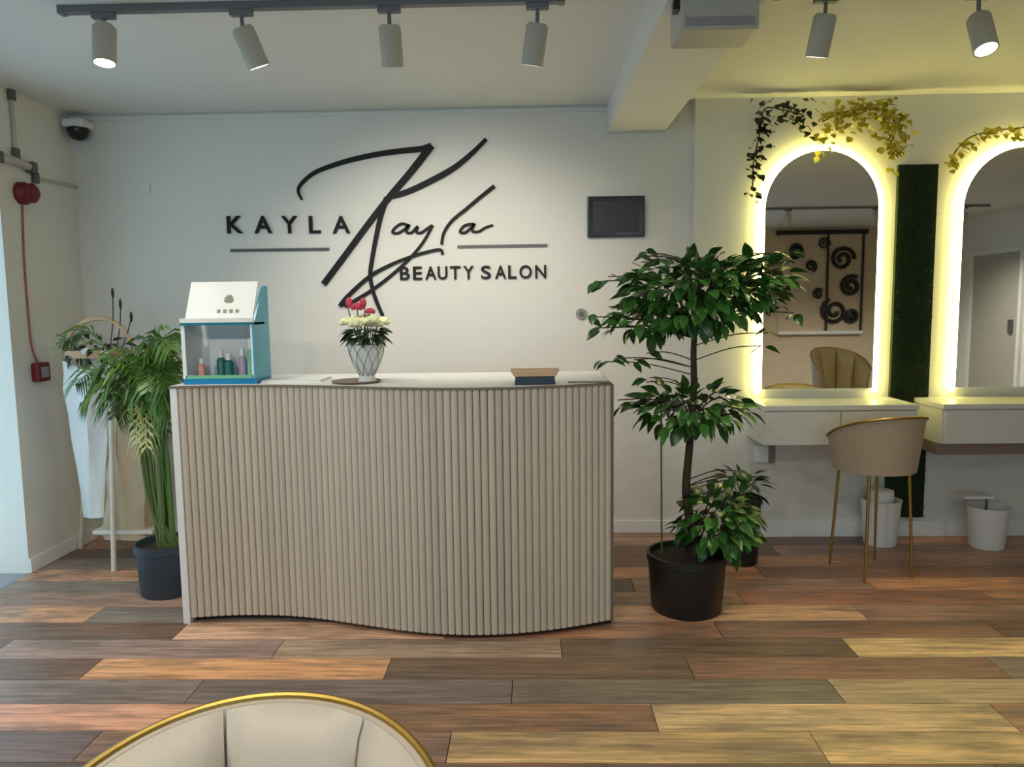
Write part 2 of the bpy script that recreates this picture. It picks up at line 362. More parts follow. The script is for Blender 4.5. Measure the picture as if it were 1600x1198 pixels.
# slats: equal arc length
arc = [0.0]
for i in range(NS): arc.append(arc[-1]+math.hypot(xs[i+1]-xs[i], ys[i+1]-ys[i]))
NSL = 64; pitch = arc[-1]/NSL
r_ = pitch*0.47
prof = [(-r_, 0.014)]+[(r_*math.sin(a), -0.010*math.cos(a)) for a in [(-80+20*k)*PI/180 for k in range(9)]]+[(r_, 0.014)]
slat_me = MB().prism(prof, 0.028, HD-0.0125).mesh('slat', 'slat', smooth=True)
for k in range(NSL):
    s = (k+0.5)*pitch; i = max(j for j in range(NS) if arc[j] <= s); t = (s-arc[i])/(arc[i+1]-arc[i])
    x = xs[i]+(xs[i+1]-xs[i])*t; y = ys[i]+(ys[i+1]-ys[i])*t; an = math.atan2(ys[i+1]-ys[i], xs[i+1]-xs[i])
    link('slat', slat_me, desk, Matrix.Translation((x-dx, y+0.008-dy, 0)) @ Matrix.Rotation(an, 4, 'Z'))

# ------------------------------------------------------------------ wall sign
sign = thing('wall_sign', 'black salon name sign in block capitals and large handwritten script', 'sign', (PY(600, 390, YW).x, YW, PY(600, 390, YW).z))
so = sign.location
def S(px, py): p = PY(px, py, YW); return Vector((p.x-so.x, p.z-so.z))
def Cq(x, y): return (320+x/2.722, 180+y/2.722)
dg = bpy.context.evaluated_depsgraph_get()
def letter(ch, px, py, hpx, wpx, m, weight=0.0):
    cu = bpy.data.curves.new('t', 'FONT'); cu.body = ch; cu.size = 1; cu.extrude = 0.1; cu.offset = weight
    to = bpy.data.objects.new('t', cu); col.objects.link(to)
    bpy.context.view_layer.update(); d = bpy.context.evaluated_depsgraph_get()
    me = bpy.data.meshes.new_from_object(to.evaluated_get(d)); bpy.data.objects.remove(to)
    X = [v.co.x for v in me.vertices]; Y = [v.co.y for v in me.vertices]; Z = [v.co.z for v in me.vertices]
    c = S(px, py); h = (S(px, py-hpx/2)-S(px, py+hpx/2)).y; wd = (S(px+wpx/2, py)-S(px-wpx/2, py)).x
    for v in me.vertices:
        u = (v.co.x-min(X))/(max(X)-min(X))-0.5; q = (v.co.y-min(Y))/(max(Y)-min(Y))-0.5; e = (v.co.z-min(Z))/(max(Z)-min(Z))
        v.co = (c.x+u*wd, -0.016*e-0.001, c.y+q*h)
    me.materials.clear(); me.materials.append(M[m]); me.name = 'letter'
    return link('letter', me, sign)
for ch, x, wd in zip('KAYLA', (130, 250, 362, 470, 582), (24, 27, 25, 18, 27)):
    p = Cq(x, 466); letter(ch, p[0], p[1], 27, wd, 'sign', 0.015)
for ch, x, wd in zip('BEAUTYSALON', (852, 906, 962, 1012, 1066, 1122, 1196, 1258, 1308, 1364, 1428), (15, 14, 17, 15, 16, 16, 15, 17, 13, 19, 17)):
    p = Cq(x, 672-(x-850)*0.012); letter(ch, p[0], p[1], 20.5, wd, 'sign', 0.012)
for a, b in (((361, 391.5), (515, 391)), ((715, 385.5), (855, 385))):
    p, q = S(*a), S(*b); MB().box((p.x, -0.012, p.y-0.0085), (q.x, -0.001, p.y+0.0085)).build('rule_line', 'signgrey', sign)
def stroke(pts, wpx, dep=0.018):
    P = catmull([S(*Cq(*p)).to_3d() for p in pts], 8); n = len(P); vs = []; fs = []
    for i, p in enumerate(P):
        d = (P[min(i+1, n-1)]-P[max(i-1, 0)]); d = d.normalized() if d.length else Vector((1, 0, 0))
        nn = Vector((-d.y, d.x, 0)); t = i/(n-1)
        wd = wpx[0]+(wpx[1]-wpx[0])*t if len(wpx) == 2 else (wpx[0]+(wpx[1]-wpx[0])*t*2 if t < .5 else wpx[1]+(wpx[2]-wpx[1])*(t*2-1))
        hw = wd*0.5*(YW/F)
        for sgn, dd in ((1, -dep), (-1, -dep), (-1, -0.001), (1, -0.001)): q = p+nn*hw*sgn; vs.append((q.x, dd, q.y))
    for i in range(n-1):
        for j in range(4): fs.append((i*4+j, i*4+(j+1) % 4, i*4+4+(j+1) % 4, i*4+4+j))
    fs += [(0, 1, 2, 3), tuple(range(4*n-4, 4*n))]
    MB().add(vs, fs).build('script_stroke', 'sign', sign)
stroke([(415,360),(400,325),(413,292),(470,245),(560,210),(650,185),(750,165),(850,152),(920,145),(965,133)], (3, 7, 9))
stroke([(965,130),(880,240),(790,345),(700,460),(600,595),(508,718)], (11, 9, 9), 0.020)
stroke([(785,348),(860,328),(960,282),(1060,226),(1140,160),(1197,103)], (8, 9, 5), 0.019)
stroke([(775,352),(750,430),(730,520),(712,620),(705,680),(715,740),(735,800),(758,852)], (8, 6, 5), 0.017)
stroke([(868,470),(840,462),(812,478),(800,498),(822,502),(850,486),(870,468),(858,495),(880,500),(905,475),(902,498),(922,500),(948,482),(970,468)], (4, 4, 4), 0.015)
stroke([(970,468),(930,540),(870,612),(790,685),(710,745),(640,788),(596,812)], (4, 5, 6), 0.016)
stroke([(578,812),(610,770),(700,688),(780,642),(850,612),(930,586),(1000,572),(1012,592)], (7, 4.5, 4), 0.021)
stroke([(1008,550),(1018,500),(1052,450),(1112,400),(1172,350),(1232,302)], (4, 5, 6), 0.016)
stroke([(1142,462),(1106,470),(1086,495),(1106,500),(1130,482),(1147,463),(1137,492),(1165,495),(1195,478),(1226,468)], (4, 4, 3.5), 0.015)

# ------------------------------------------------------------------ dark wall panel, switch
c0, c1 = PY(917, 308, YW), PY(1006, 370, YW)
vp = thing('wall_monitor', 'small charcoal rectangular screen on the wall above the leafy tree', 'screen', (0, YW, 0))
MB().box((c0.x, -0.035, c1.z), (c1.x, 0, c0.z)).build('housing', 'black', vp, bevel=0.006)
MB().box((c0.x+0.035, -0.038, c1.z+0.03), (c1.x-0.035, -0.034, c0.z-0.03)).build('screen', 'vent', vp)
p = PY(908, 490, YW)
sw = thing('wall_switch', 'small grey round switch on the wall between sign and tree', 'switch', p)
MB().cyl((0, 0, 0), (0, -0.018, 0), 0.033, n=20).build('plate', 'greyp', sw); MB().cyl((0, -0.018, 0), (0, -0.026, 0), 0.015, n=14).build('button', 'metal', sw)

# ------------------------------------------------------------------ left wall services
p = PX(32, 302, XL); al = thing('fire_alarm', 'round dark red fire alarm sounder on the wall by the doorway', 'alarm', p)
rx = Matrix.Rotation(PI/2, 4, 'Y')
MB().lathe([(0, 0.0), (0.062, 0.0), (0.062, 0.03), (0.05, 0.05)], 24, mtx=rx).build('base', 'red', al, smooth=True)
MB().lathe([(0.05, 0.045), (0.055, 0.07), (0.035, 0.09), (0, 0.094)], 24, mtx=rx).build('horn', 'red', al, smooth=True)
p2 = PX(58, 581, XL); cp = thing('call_point', 'square dark red call point below the fire alarm', 'alarm', p2)
MB().box((0, -0.055, -0.055), (0.045, 0.055, 0.055)).build('housing', 'red', cp, bevel=0.012); MB().box((0.045, -0.03, -0.03), (0.049, 0.03, 0.03)).build('glass', 'greyp', cp, bevel=0.001)
q = [PX(x, y, XL) for x, y in ((33, 322), (36, 400), (42, 480), (48, 540), (52, 565))]
q = [v+Vector((0.006, 0, 0)) for v in q]; q[0] = p+Vector((0.006, 0, -0.066)); q[-1] = p2+Vector((0.006, 0, 0.058))
tag(MB().tube(catmull(q, 6), 0.005, 6).build('alarm_cable', 'redcable', smooth=True), 'pale red cable running down from alarm to call point', 'cable')
def pipe(name, pts, r, label):
    pp = [PX(x, y, XL)+Vector((r+0.001, 0, 0)) for x, y in pts]
    t = thing(name, label, 'pipe'); MB().tube(pp, r, 10).build('tube', 'pipe', t, smooth=True)
    for e in (0, -1): MB().box((pp[e].x-r, pp[e].y-0.02, pp[e].z-0.03), (pp[e].x+r+0.006, pp[e].y+0.02, pp[e].z+0.03)).build('bracket', 'metal', t, bevel=0.004)
pipe('conduit', [(-12, 245), (14, 250), (42, 262)], 0.022, 'thick horizontal conduit pipe above the round fire alarm')
pipe('conduit', [(52, 278), (95, 287), (134, 296)], 0.009, 'thin conduit running along the wall into the corner')
pipe('conduit', [(14, 148), (18, 195), (21, 240)], 0.010, 'vertical conduit dropping from ceiling to the thick pipe')
p = PY(132, 205, YW)
cm = thing('security_camera', 'white dome security camera with black glass in the wall corner', 'camera', (p.x, YW, p.z))
MB().box((-0.065, -0.13, 0.0), (0.065, 0, 0.05)).build('housing', 'white', cm, bevel=0.015)
MB().lathe([(0.0, -0.072), (0.03, -0.066), (0.052, -0.045), (0.062, -0.015), (0.062, 0.0), (0, 0.0)], 24, (0, -0.068, 0)).build('dome', 'black', cm, smooth=True)
p = PY(225, 295, YW)
tag(MB().box((p.x-0.04, YW-0.012, p.z-0.03), (p.x+0.04, YW, p.z+0.03)).build('blank_plate', 'wall', bevel=0.004), 'faint wall coloured blank plate near the corner camera', 'plate')

# ------------------------------------------------------------------ track lights
YT = PZ(450, 15, HC-0.03).y
def track(xa, xb, label, y=None):
    t = thing('light_track', label, 'track', ((xa+xb)/2, YT if y is None else y, HC)); h = (xb-xa)/2
    MB().box((-h, -0.018, -0.028), (h, 0.018, 0)).build('rail', 'track', t, bevel=0.002)
    for s in (-1, 1): MB().box((s*h-0.012, -0.02, -0.032), (s*h+0.012, 0.02, 0)).build('end_cap', 'track', t, bevel=0.003)
xT = lambda px, py=25: PY(px, py, YT).x
track(xT(98), xT(878), 'grey ceiling light track above the reception desk')
track(xT(1215), xT(1640), 'grey ceiling light track in front of the mirrors')
def spotlight(px, ptop, d, lit, label, aim=None, energy=60, size=95, colr=(1, 0.94, 0.83), at=None):
    x, yy = at or (xT(px), YT); t = thing('track_spotlight', label, 'spotlight', (x, yy, HC-0.028), group='track spotlights')
    MB().box((-0.045, -0.016, -0.022), (0.045, 0.016, 0)).build('adapter', 'track', t, bevel=0.003)
    zt = (PY(px, ptop, YT).z if at is None else HC-0.085)-(HC-0.028)
    d = Vector(d).normalized(); s = Vector((0, 0, zt)); L = 0.155; R = 0.044
    MB().cyl((0, 0, -0.02), s+d*0.01, 0.008, n=8).build('stem', 'track', t, smooth=True)
    m = Matrix.Translation(s) @ rotto(d)
    hs_ = MB().lathe([(0, 0), (R*0.8, 0.0), (R, 0.012), (R, L), (R-0.005, L), (R-0.006, L-0.02), (0, L-0.02)], 24, mtx=m).build('housing', 'spot', t, smooth=True)
    MB().lathe([(0, L-0.010), (R-0.008, L-0.010), (R-0.008, L-0.016), (0, L-0.016)], 24, mtx=m).build('lens', 'lens', hs_)
    l = bpy.data.lights.new('spot_lamp', 'SPOT'); l.energy = energy; l.spot_size = math.radians(size); l.spot_blend = 0.9; l.shadow_soft_size = 0.04; l.color = colr
    lo = bpy.data.objects.new('spot_lamp', l); col.objects.link(lo); lo.parent = t
    a = Vector(aim or d).normalized(); lo.location = s+d*(L+0.012); lo.rotation_euler = (-a).to_track_quat('Z', 'Y').to_euler()
SPW = 36
spotlight(162, 40, (0.03, -0.16, -1), True, 'white track spotlight with its lit lens showing, near the doorway end', (0.0, -0.1, -1), 45, 110)
spotlight(377, 42, (0.32, 0.35, -1), False, 'grey track spotlight tilted toward the script lettering, second from the doorway', (0.35, 0.9, -0.75), SPW, 95)
spotlight(608, 38, (0.0, 0.35, -1), False, 'grey track spotlight hanging straight above the handwritten K', (0.0, 0.95, -0.75), SPW, 95)
spotlight(840, 36, (-0.16, 0.3, -1), False, 'grey track spotlight next to the square ceiling beam', (-0.15, 0.9, -0.75), SPW, 95)
spotlight(1290, 22, (-0.10, 0.3, -1), False, 'dim grey track spotlight above the first arched mirror', (-0.05, 0.3, -1), 14, 100, (1, .93, .7))
spotlight(1528, 26, (0.02, -0.42, -1), True, 'track spotlight with glowing lens by the second arched mirror', (-0.1, -0.35, -1), 40, 110, (1, .9, .66))

track(-2.3, 1.4, 'added out-of-view grey fill light track over the waiting area chair', 0.35)  # track and spots added behind the camera to brighten desk, chair and floor
for x, ax, en, wh in ((-2.0, 0.15, 78, 'at its doorway end'), (-0.9, 0.0, 56, 'above the cream chair'), (0.2, -0.15, 34, 'next to the chair light'), (1.2, -0.35, 16, 'at its mirror end')):
    spotlight(0, 0, (ax, 0.6, -1), True, 'added out-of-view white fill spotlight over the waiting area, '+wh, (ax, 0.75, -1), en, 115, at=(x, 0.35))
track(3.0, 5.8, 'added out-of-view grey fill light track over the styling floor', -0.6)  # unseen track and spots, added to brighten what the mirrors reflect
for x, wh in ((3.3, 'nearest the reception'), (4.4, 'in the middle of its track'), (5.5, 'nearest the grey door')): spotlight(0, 0, (0, -0.2, -1), True, 'added out-of-view white fill spotlight over the styling floor, '+wh, (0, -0.1, -1), 150, 140, at=(x, -0.6))

# white ceiling box beside the beam
uz = bz-0.11; uy = PZ(1120, 45, uz).y
c0, c1 = PY(1064, 45, uy), PY(1187, 45, uy); hw = (c1.x-c0.x)/2
cu = thing('ceiling_unit', 'pale rectangular box fixed under the square ceiling beam', 'ceiling unit', ((c0.x+c1.x)/2, uy, bz))
MB().box((-hw, 0, uz-bz), (hw, 0.2, 0)).build('housing', 'spot', cu, bevel=0.008)
MB().box((-hw+0.015, -0.004, uz-bz+0.012), (hw-0.015, 0, uz-bz+0.04)).build('front_strip', 'greyp', cu, bevel=0.001)
MB().box((-hw-0.022, 0.02, uz-bz+0.07), (-hw, 0.06, 0)).build('bracket', 'black', cu, bevel=0.004)

# ------------------------------------------------------------------ arched mirrors
def arch(x0, x1, z0, z1, n=20):
    r = (x1-x0)/2; cx = (x0+x1)/2; zs = z1-r
    return [(x0, z0)]+[(cx-r*math.cos(PI*i/n), zs+r*math.sin(PI*i/n)) for i in range(n+1)]+[(x1, z0)]
def arched_mirror(x0, x1, z0, z1, label):
    t = thing('arched_mirror', label, 'mirror', ((x0+x1)/2, YR, z0)); h = (x1-x0)/2; H = z1-z0
    poly = arch(-h+0.012, h-0.012, 0.008, H-0.012)
    MB().prism(poly, -0.03, -0.001, 'y').build('backplate', 'white', t)
    MB().prism(arch(-h+0.03, h-0.03, 0.02, H-0.03), -0.034, -0.0302, 'y').build('glass', 'mirror', t)
    pts = [(u, -0.03, v) for u, v in arch(-h+0.018, h-0.018, 0.0, H-0.018, 28)]
    MB().tube(pts, 0.015, 10).build('light_tube', 'led', t, smooth=True)
mz1 = PY(1285, 228, YR).z; mz0 = PY(1285, 611, YR).z
ma0 = PY(1182, 450, YR).x; ma1 = PY(1373, 450, YR).x
arched_mirror(ma0, ma1, mz0, mz1, 'arched mirror with glowing rim behind the leafy tree top')
mb0 = PY(1486, 450, YR).x
arched_mirror(mb0, mb0+(ma1-ma0)*1.04, mz0, mz1, 'arched mirror with glowing rim beyond the grass panel')

# grass panel
g0, g1 = PY(1400, 300, YR).x, PY(1461, 300, YR).x; gz1 = PY(1432, 258, YR).z; gz0 = PY(1415, 806, YR).z
gp = thing('grass_panel', 'tall narrow dark green artificial grass panel between the mirrors', 'grass panel', ((g0+g1)/2, YR-0.015, gz0)); gh = (g1-g0)/2; GH = gz1-gz0
MB().box((-gh, -0.012, 0), (gh, 0.0145, GH)).build('backing', 'grassback', gp)
g = MB()
for i in range(5200):
    x, z = random.uniform(-gh, gh), random.uniform(0, GH); L = random.uniform(.015, .03)
    a = random.uniform(-.9, .9); b = random.uniform(-1, .4); wdt = .003
    g.add([(x-wdt, -.011, z), (x+wdt, -.011, z), (x+L*.5*a, -.011-L*.8, z+L*.5*b)], [(0, 1, 2)])
tag(g.build('grass_blades', 'grass', gp, fixn=False), 'short green grass blades', kind='stuff')

# counters
def counter(x0, x1, zt, dep, label, shelf=False):
    t = thing('wall_counter', label, 'counter', ((x0+x1)/2, YR, 0), group='floating mirror counters'); h = (x1-x0)/2
    MB().box((-h, -dep, zt-0.03), (h, -0.001, zt)).build('worktop', 'counter', t, bevel=0.004)
    MB().box((-h+0.006, -dep+0.02, zt-0.23), (h-0.006, -0.001, zt-0.03)).build('cabinet_body', 'counter', t)
    n = 2
    for k in range(n):
        a = -h+0.01+(2*h-0.02)*k/n; b = -h+0.01+(2*h-0.02)*(k+1)/n
        MB().box((a+0.003, -dep+0.004, zt-0.228), (b-0.003, -dep+0.02, zt-0.036)).build('drawer', 'counter', t, bevel=0.003)
    if shelf: MB().box((-h+0.0, -dep+0.05, zt-0.30), (h, -0.001, zt-0.23)).build('under_shelf', 'under', t, bevel=0.003)
DEP = 0.36
zc = PY(1320, 633, YR-DEP).z
cx1 = PY(1437, 640, YR-DEP).x
counter(ma0-0.05, cx1, zc, DEP, 'white floating counter under the mirror behind the tree')
cx2 = PY(1474, 650, YR-DEP).x
counter(cx2, cx2+1.0, zc, DEP, 'white floating counter under the mirror beyond the grass panel', True)
# small box hung under the counter
p = PY(1200, 712, YR-0.1)
sb = thing('wall_socket', 'brown edged pale socket box under the counter behind the tree', 'socket', (p.x, YR, p.z))
MB().box((-0.06, -0.05, -0.05), (0.02, 0, 0.05)).build('box', 'white', sb, bevel=0.004); MB().box((0.02, -0.055, -0.055), (0.06, 0, 0.055)).build('end_block', 'under', sb, bevel=0.004)

# ------------------------------------------------------------------ leaves
def leaf_mesh(name, L, Wd, m, bend=0.25, tip=1.0):
    vs = []; fs = []; n = 5
    for i in range(n+1):
        t = i/n; wv = Wd*0.5*math.sin(PI*min(1, t**0.8*0.98+0.02))*(1 if t < .5 else 1); z = -bend*L*t*t
        if i in (0, n): vs.append((0, L*t, z))
        else: vs += [(-wv, L*t, z+wv*0.25), (0, L*t, z), (wv, L*t, z+wv*0.25)]
    fs += [(0, 2, 1), (0, 3, 2)]
    for i in range(n-2):
        a = 1+i*3; fs += [(a, a+1, a+4, a+3), (a+1, a+2, a+5, a+4)]
    a = 1+(n-2)*3; e = len(vs)-1; fs += [(a, a+1, e), (a+1, a+2, e)]
    me = MB().add(vs, fs).mesh(name, m, smooth=True, fixn=False); return me
def leaf_mtx(p, out, droop, size):
    d = Vector(out); d = Vector((d.x, d.y, d.z-droop)).normalized()
    q = d.to_track_quat('Y', 'Z').to_matrix().to_4x4()
    return Matrix.Translation(p) @ q @ Matrix.Rotation(random.uniform(-.7, .7), 4, 'Y') @ Matrix.Scale(size, 4)
def ellip(c, r, shell=0.45):
    while True:
        v = Vector((random.uniform(-1, 1), random.uniform(-1, 1), random.uniform(-1, 1)))
        if shell < v.length < 1: break
    return Vector((c[0]+v.x*r[0], c[1]+v.y*r[1], c[2]+v.z*r[2])), v
def joined(mats, me, name, m, parent):
    k = MB()
    src = [v.co.copy() for v in me.vertices]; fs = [tuple(p.vertices) for p in me.polygons]
    for mt in mats: k.add([mt @ v for v in src], fs)
    return tag(k.build(name, m, parent, smooth=True, fixn=False), kind='stuff')

# ------------------------------------------------------------------ ficus tree
TB = PZ(1082, 968); TB = Vector((TB.x, TB.y+0.14, 0))
tree = thing('potted_tree', 'leafy ficus tree with three foliage tiers in a black pot beside the desk', 'potted tree', TB)
YTr = TB.y
def T(px, py, dy=0.0): p = PY(px, py, YTr+dy); return p-TB
ph = T(1082, 862).z; pr = (T(1145, 870).x-T(1021, 870).x)/2
tpot = MB().lathe([(0, 0), (pr*0.84, 0), (pr*0.88, 0.01), (pr*0.97, ph*0.86), (pr*1.0, ph*0.88), (pr*1.0, ph), (pr*0.93, ph), (pr*0.9, ph*0.9), (0, ph*0.9)], 32).build('pot', 'pot', tree, smooth=True)
MB().lathe([(0, ph*0.93), (pr*0.91, ph*0.905)], 24).build('soil', 'soil', tpot)
tr = catmull([T(1084, 868), T(1076, 800), T(1072, 760), T(1078, 690), T(1084, 610), T(1084, 540), T(1090, 470), T(1094, 420)], 6)
MB().tube(tr, [0.024-0.014*i/(len(tr)-1) for i in range(len(tr))], 10).build('trunk', 'bark', tree, smooth=True)
MB().cyl(T(1034, 868, 0.02), T(1033, 640, 0.02), 0.0045, n=8).build('stake', 'stem', tree)
lf = leaf_mesh('leaf', 0.080, 0.046, 'leaf')
tiers = [(T(1088, 455), (0.34, 0.27, 0.17), 560, 0), (T(1005, 500), (0.17, 0.16, 0.09), 60, 0), (T(1175, 440), (0.17, 0.18, 0.13), 110, 0), (T(1080, 638), (0.27, 0.22, 0.095), 230, 0), (T(1118, 815), (0.18, 0.16, 0.16), 230, 0)]
allm = []
for c, r, n, _ in tiers:
    for k in range(n):
        p, v = ellip(c, r, 0.25); allm.append(leaf_mtx(p, (v.x, v.y, v.z*0.6), random.uniform(-.2, .6), random.uniform(.75, 1.2)))
# stray sprays
for px, py in ((935, 440), (950, 432), (925, 495), (940, 512), (955, 500), (960, 560), (945, 565), (990, 562), (1010, 552), (970, 632), (985, 628), (965, 625), (1010, 597), (1015, 590), (1235, 395), (1225, 405), (1215, 440), (1205, 395), (1240, 488), (1220, 480), (1180, 745), (1165, 750), (1150, 735), (1140, 745), (1000, 400), (1010, 395), (1200, 520), (1190, 540)):
    e_ = T(px, py); s_ = min(tr, key=lambda q: abs(q.z-(e_.z-0.05)))
    MB().tube(catmull([s_, (s_*.45+e_*.55)+Vector((0, 0, 0.02)), e_], 5), 0.0028, 5).build('branch', 'bark', tree, smooth=True)
    for k in range(2):
        p = T(px+random.uniform(-6, 6), py+random.uniform(-5, 5), random.uniform(-.03, .03)); allm.append(leaf_mtx(p, (random.uniform(-1, 1), -0.3, 0.1), .3, random.uniform(.8, 1.1)))
# branches
for c, r, n, _ in tiers:
    for k in range(9):
        p, v = ellip(c, r, 0.6); s_ = min(tr, key=lambda q: abs(q.z-(c[2]-r[2]*0.9)))
        mid = (s_+p)/2+Vector((0, 0, 0.03)); MB().tube(catmull([s_, mid, p], 4), 0.004, 5).build('branch', 'bark', tree, smooth=True)
allm = [m for m in allm if not (m.translation.z < HD+0.06 and m.translation.x+TB.x < XD1+0.07 and m.translation.y+TB.y < YB+0.05)]
random.shuffle(allm)
near = sorted(allm, key=lambda m: m.translation.y)
for m in near[:300]: link('leaf', lf, tree, m)
joined(near[300:], lf, 'leaves', 'leaf', tree)

# second dark planter behind
p = PZ(1168, 888); pb = Vector((p.x, p.y+0.1, 0))
sp = thing('potted_shrub', 'low dark shrub in a tall black planter tucked behind the tree pot', 'potted plant', pb)
h2 = PY(1168, 775, pb.y).z; r2 = 0.095
spot_ = MB().lathe([(0, 0), (r2*0.8, 0), (r2*0.86, 0.012), (r2, h2*0.93), (r2*1.06, h2*0.94), (r2*1.06, h2), (r2*0.92, h2), (r2*0.9, h2*0.92), (0, h2*0.92)], 28).build('planter', 'pot', sp, smooth=True)
MB().lathe([(0, h2*0.95), (r2*0.9, h2*0.93)], 20).build('soil', 'soil', spot_)
ld = leaf_mesh('leaf', 0.085, 0.034, 'leafdark')
for k in range(46):
    p, v = ellip((-0.03, -0.02, h2+0.06), (0.13, 0.12, 0.09), 0.2); link('leaf', ld, sp, leaf_mtx(p, (v.x, v.y, v.z*.6+.2), .3, random.uniform(.8, 1.2)))
st = MB()
for k in range(5): a = k*1.3; st.tube(catmull([(0.03*math.cos(a), .03*math.sin(a), h2*.93), (0.05*math.cos(a), .05*math.sin(a), h2+.05), (0.08*math.cos(a), .08*math.sin(a), h2+.11)], 4), 0.003, 5)
st.build('stems', 'stem', sp, smooth=True)

# ------------------------------------------------------------------ palm
p = PZ(246, 938); PB = Vector((p.x, p.y+0.13, 0))
palm = thing('potted_palm', 'bushy green palm in a slate blue pot beside the desk end', 'potted palm', PB)
hp = PY(246, 845, PB.y).z; rp = (PY(292, 880, PB.y).x-PY(200, 880, PB.y).x)/2
ppot = MB().lathe([(0, 0), (rp*0.84, 0), (rp*0.88, 0.01), (rp*0.96, hp*0.84), (rp*1.02, hp*0.86), (rp*1.02, hp), (rp*0.93, hp), (rp*0.9, hp*0.88), (0, hp*0.88)], 32).build('pot', 'potblue', palm, smooth=True)
MB().lathe([(0, hp*0.93), (rp*0.91, hp*0.9)], 24).build('soil', 'soil', ppot)
def frond(px, py, hgt, sag, m='frond', L=0.16, n=15, dy=None, s0=None):
    e = PY(px, py, PB.y+(random.uniform(-.18, .12) if dy is None else dy))-PB
    a = random.uniform(0, 2*PI); b = s0 or Vector((0.04*math.cos(a), 0.04*math.sin(a), hp*0.9))
    k1 = b+Vector(((e.x-b.x)*0.15, (e.y-b.y)*0.15, (e.z-b.z)*0.62+hgt*0.3)); k2 = Vector(((b.x*0.4+e.x*0.6), b.y*.4+e.y*.6, e.z+hgt))
    c = catmull([b, k1, k2, e], 10); N = len(c)
    f = MB().tube(c, [0.007-0.0055*i/(N-1) for i in range(N)], 5)
    st0 = int(N*0.45)
    for j in range(n*2):
        t = st0+(N-1-st0)*(j+0.5)/(n*2); i = int(t); q = c[i].lerp(c[min(i+1, N-1)], t-i)
        d = (c[min(i+1, N-1)]-c[i-1]).normalized(); sd = d.cross(Vector((0, 0, 1))); sd = sd.normalized() if sd.length > 1e-3 else Vector((1, 0, 0))
        sgn = 1 if j % 2 else -1; ll = L*(0.55+0.6*math.sin(PI*(j+1)/(n*2+1)))
        dirv = (sd*sgn*0.8+d*0.8+Vector((0, 0, random.uniform(-.25, .25)))).normalized(); wv = d*0.009
        mid = q+dirv*ll*0.5; tip = q+dirv*ll+Vector((0, 0, -ll*sag))
        k = len(f.v); f.v += [tuple(q-wv*.4), tuple(q+wv*.4), tuple(mid+wv), tuple(mid-wv), tuple(tip)]; f.f += [(k, k+1, k+2, k+3), (k+3, k+2, k+4)]
    o = f.build('frond', m, palm, fixn=False)
random.seed(11)
for px, py, hg, sg in ((98,535,.03,.4),(118,600,.06,.6),(135,625,.06,.7),(150,585,.05,.5),(165,610,.08,.6),(180,650,.08,.7),(205,590,.06,.5),(225,560,.05,.5),(250,545,.05,.5),(262,560,.05,.6),
        (268,600,.06,.6),(240,620,.08,.7),(215,655,.08,.8),(262,640,.08,.7),(190,575,.05,.4),(255,580,.06,.6),(230,640,.08,.6),(268,650,.08,.6),(200,625,.08,.6),(155,635,.08,.5),(258,605,.06,.5),(266,545,.03,.4),(240,570,.05,.5),
        (250,660,.1,.7),(232,610,.06,.5),(210,610,.06,.5),(185,625,.06,.5),(245,595,.05,.5),(225,590,.05,.5),(268,625,.05,.5)):
    frond(px, py, hg, sg, L=0.13, n=18)
frond(212, 690, 0.16, .8, 'palmyel', 0.10, 10, -0.12); frond(228, 700, 0.16, .8, 'palmyel', 0.09, 10, -0.15)
for k in range(22):
    a = 2*PI*k/22; x0 = PY(random.uniform(225, 262), 700, PB.y).x-PB.x
    MB().tube(catmull([(0.05*math.cos(a)+0.01, 0.05*math.sin(a), hp*0.9), (x0*.7, .05*math.sin(a), hp+0.22), (x0, .06*math.sin(a), hp+0.52)], 5), 0.008, 6).build('cane', 'stem', palm, smooth=True)

# ------------------------------------------------------------------ flower stand
p = PZ(178, 890); SB = Vector((p.x, p.y+0.16, 0)); Ys = SB.y
stand = thing('flower_stand', 'pale wooden tripod stand holding paper wrapped cones behind the palm', 'stand', SB)
def Q(px, py, dy=0.0): return PY(px, py, Ys+dy)-SB
f0 = PZ(178, 892)-SB; f1 = PZ(126, 856)-SB; f2 = PZ(252, 862)-SB
for nm, a, b in (('leg', Q(172, 560, -0.06), f0), ('leg', Q(140, 560, 0.05), f1), ('leg', Q(205, 600, 0.05), f2)):
    MB().cyl(a, (b.x, b.y, 0), 0.014, n=10).build('leg', 'woodw', stand, smooth=True)
zl = Q(178, 828, -.05).z
MB().box((Q(160, 828).x, -0.1, zl-0.012), (Q(252, 828).x, 0.12, zl+0.012)).build('ledge', 'woodw', stand, bevel=0.004)
def cone(name, m, tpx, bpx, dy, seed, label=None):
    random.seed(seed); n = 22; vs = []; fs = []; K = 7
    for j in range(K):
        t = j/(K-1)
        xa = tpx[0]+(bpx[0]-tpx[0])*t; xb = tpx[1]+(bpx[1]-tpx[1])*t; yy = tpx[2]+(bpx[2]-tpx[2])*t
        A, B = Q(xa, yy, dy), Q(xb, yy, dy); c = (A+B)/2; r = (B-A).length/2
        for i in range(n):
            a = 2*PI*i/n; rr = r*(1+0.16*math.sin(a*6+seed+t*3)*(1-t*.4)+0.06*math.sin(t*17+a*3)+random.uniform(-.05, .05))
            vs.append((c.x+rr*math.cos(a), c.y+0.75*rr*math.sin(a), c.z+(0.03*math.sin(a*3+seed) if j == 0 else 0)))
    for j in range(K-1):
        for i in range(n): fs.append((j*n+i, j*n+(i+1) % n, (j+1)*n+(i+1) % n, (j+1)*n+i))
    fs.append(tuple(range((K-1)*n, K*n)))
    o = MB().add(vs, fs).build(name, m, stand, smooth=True)
    if label: o['label'] = label
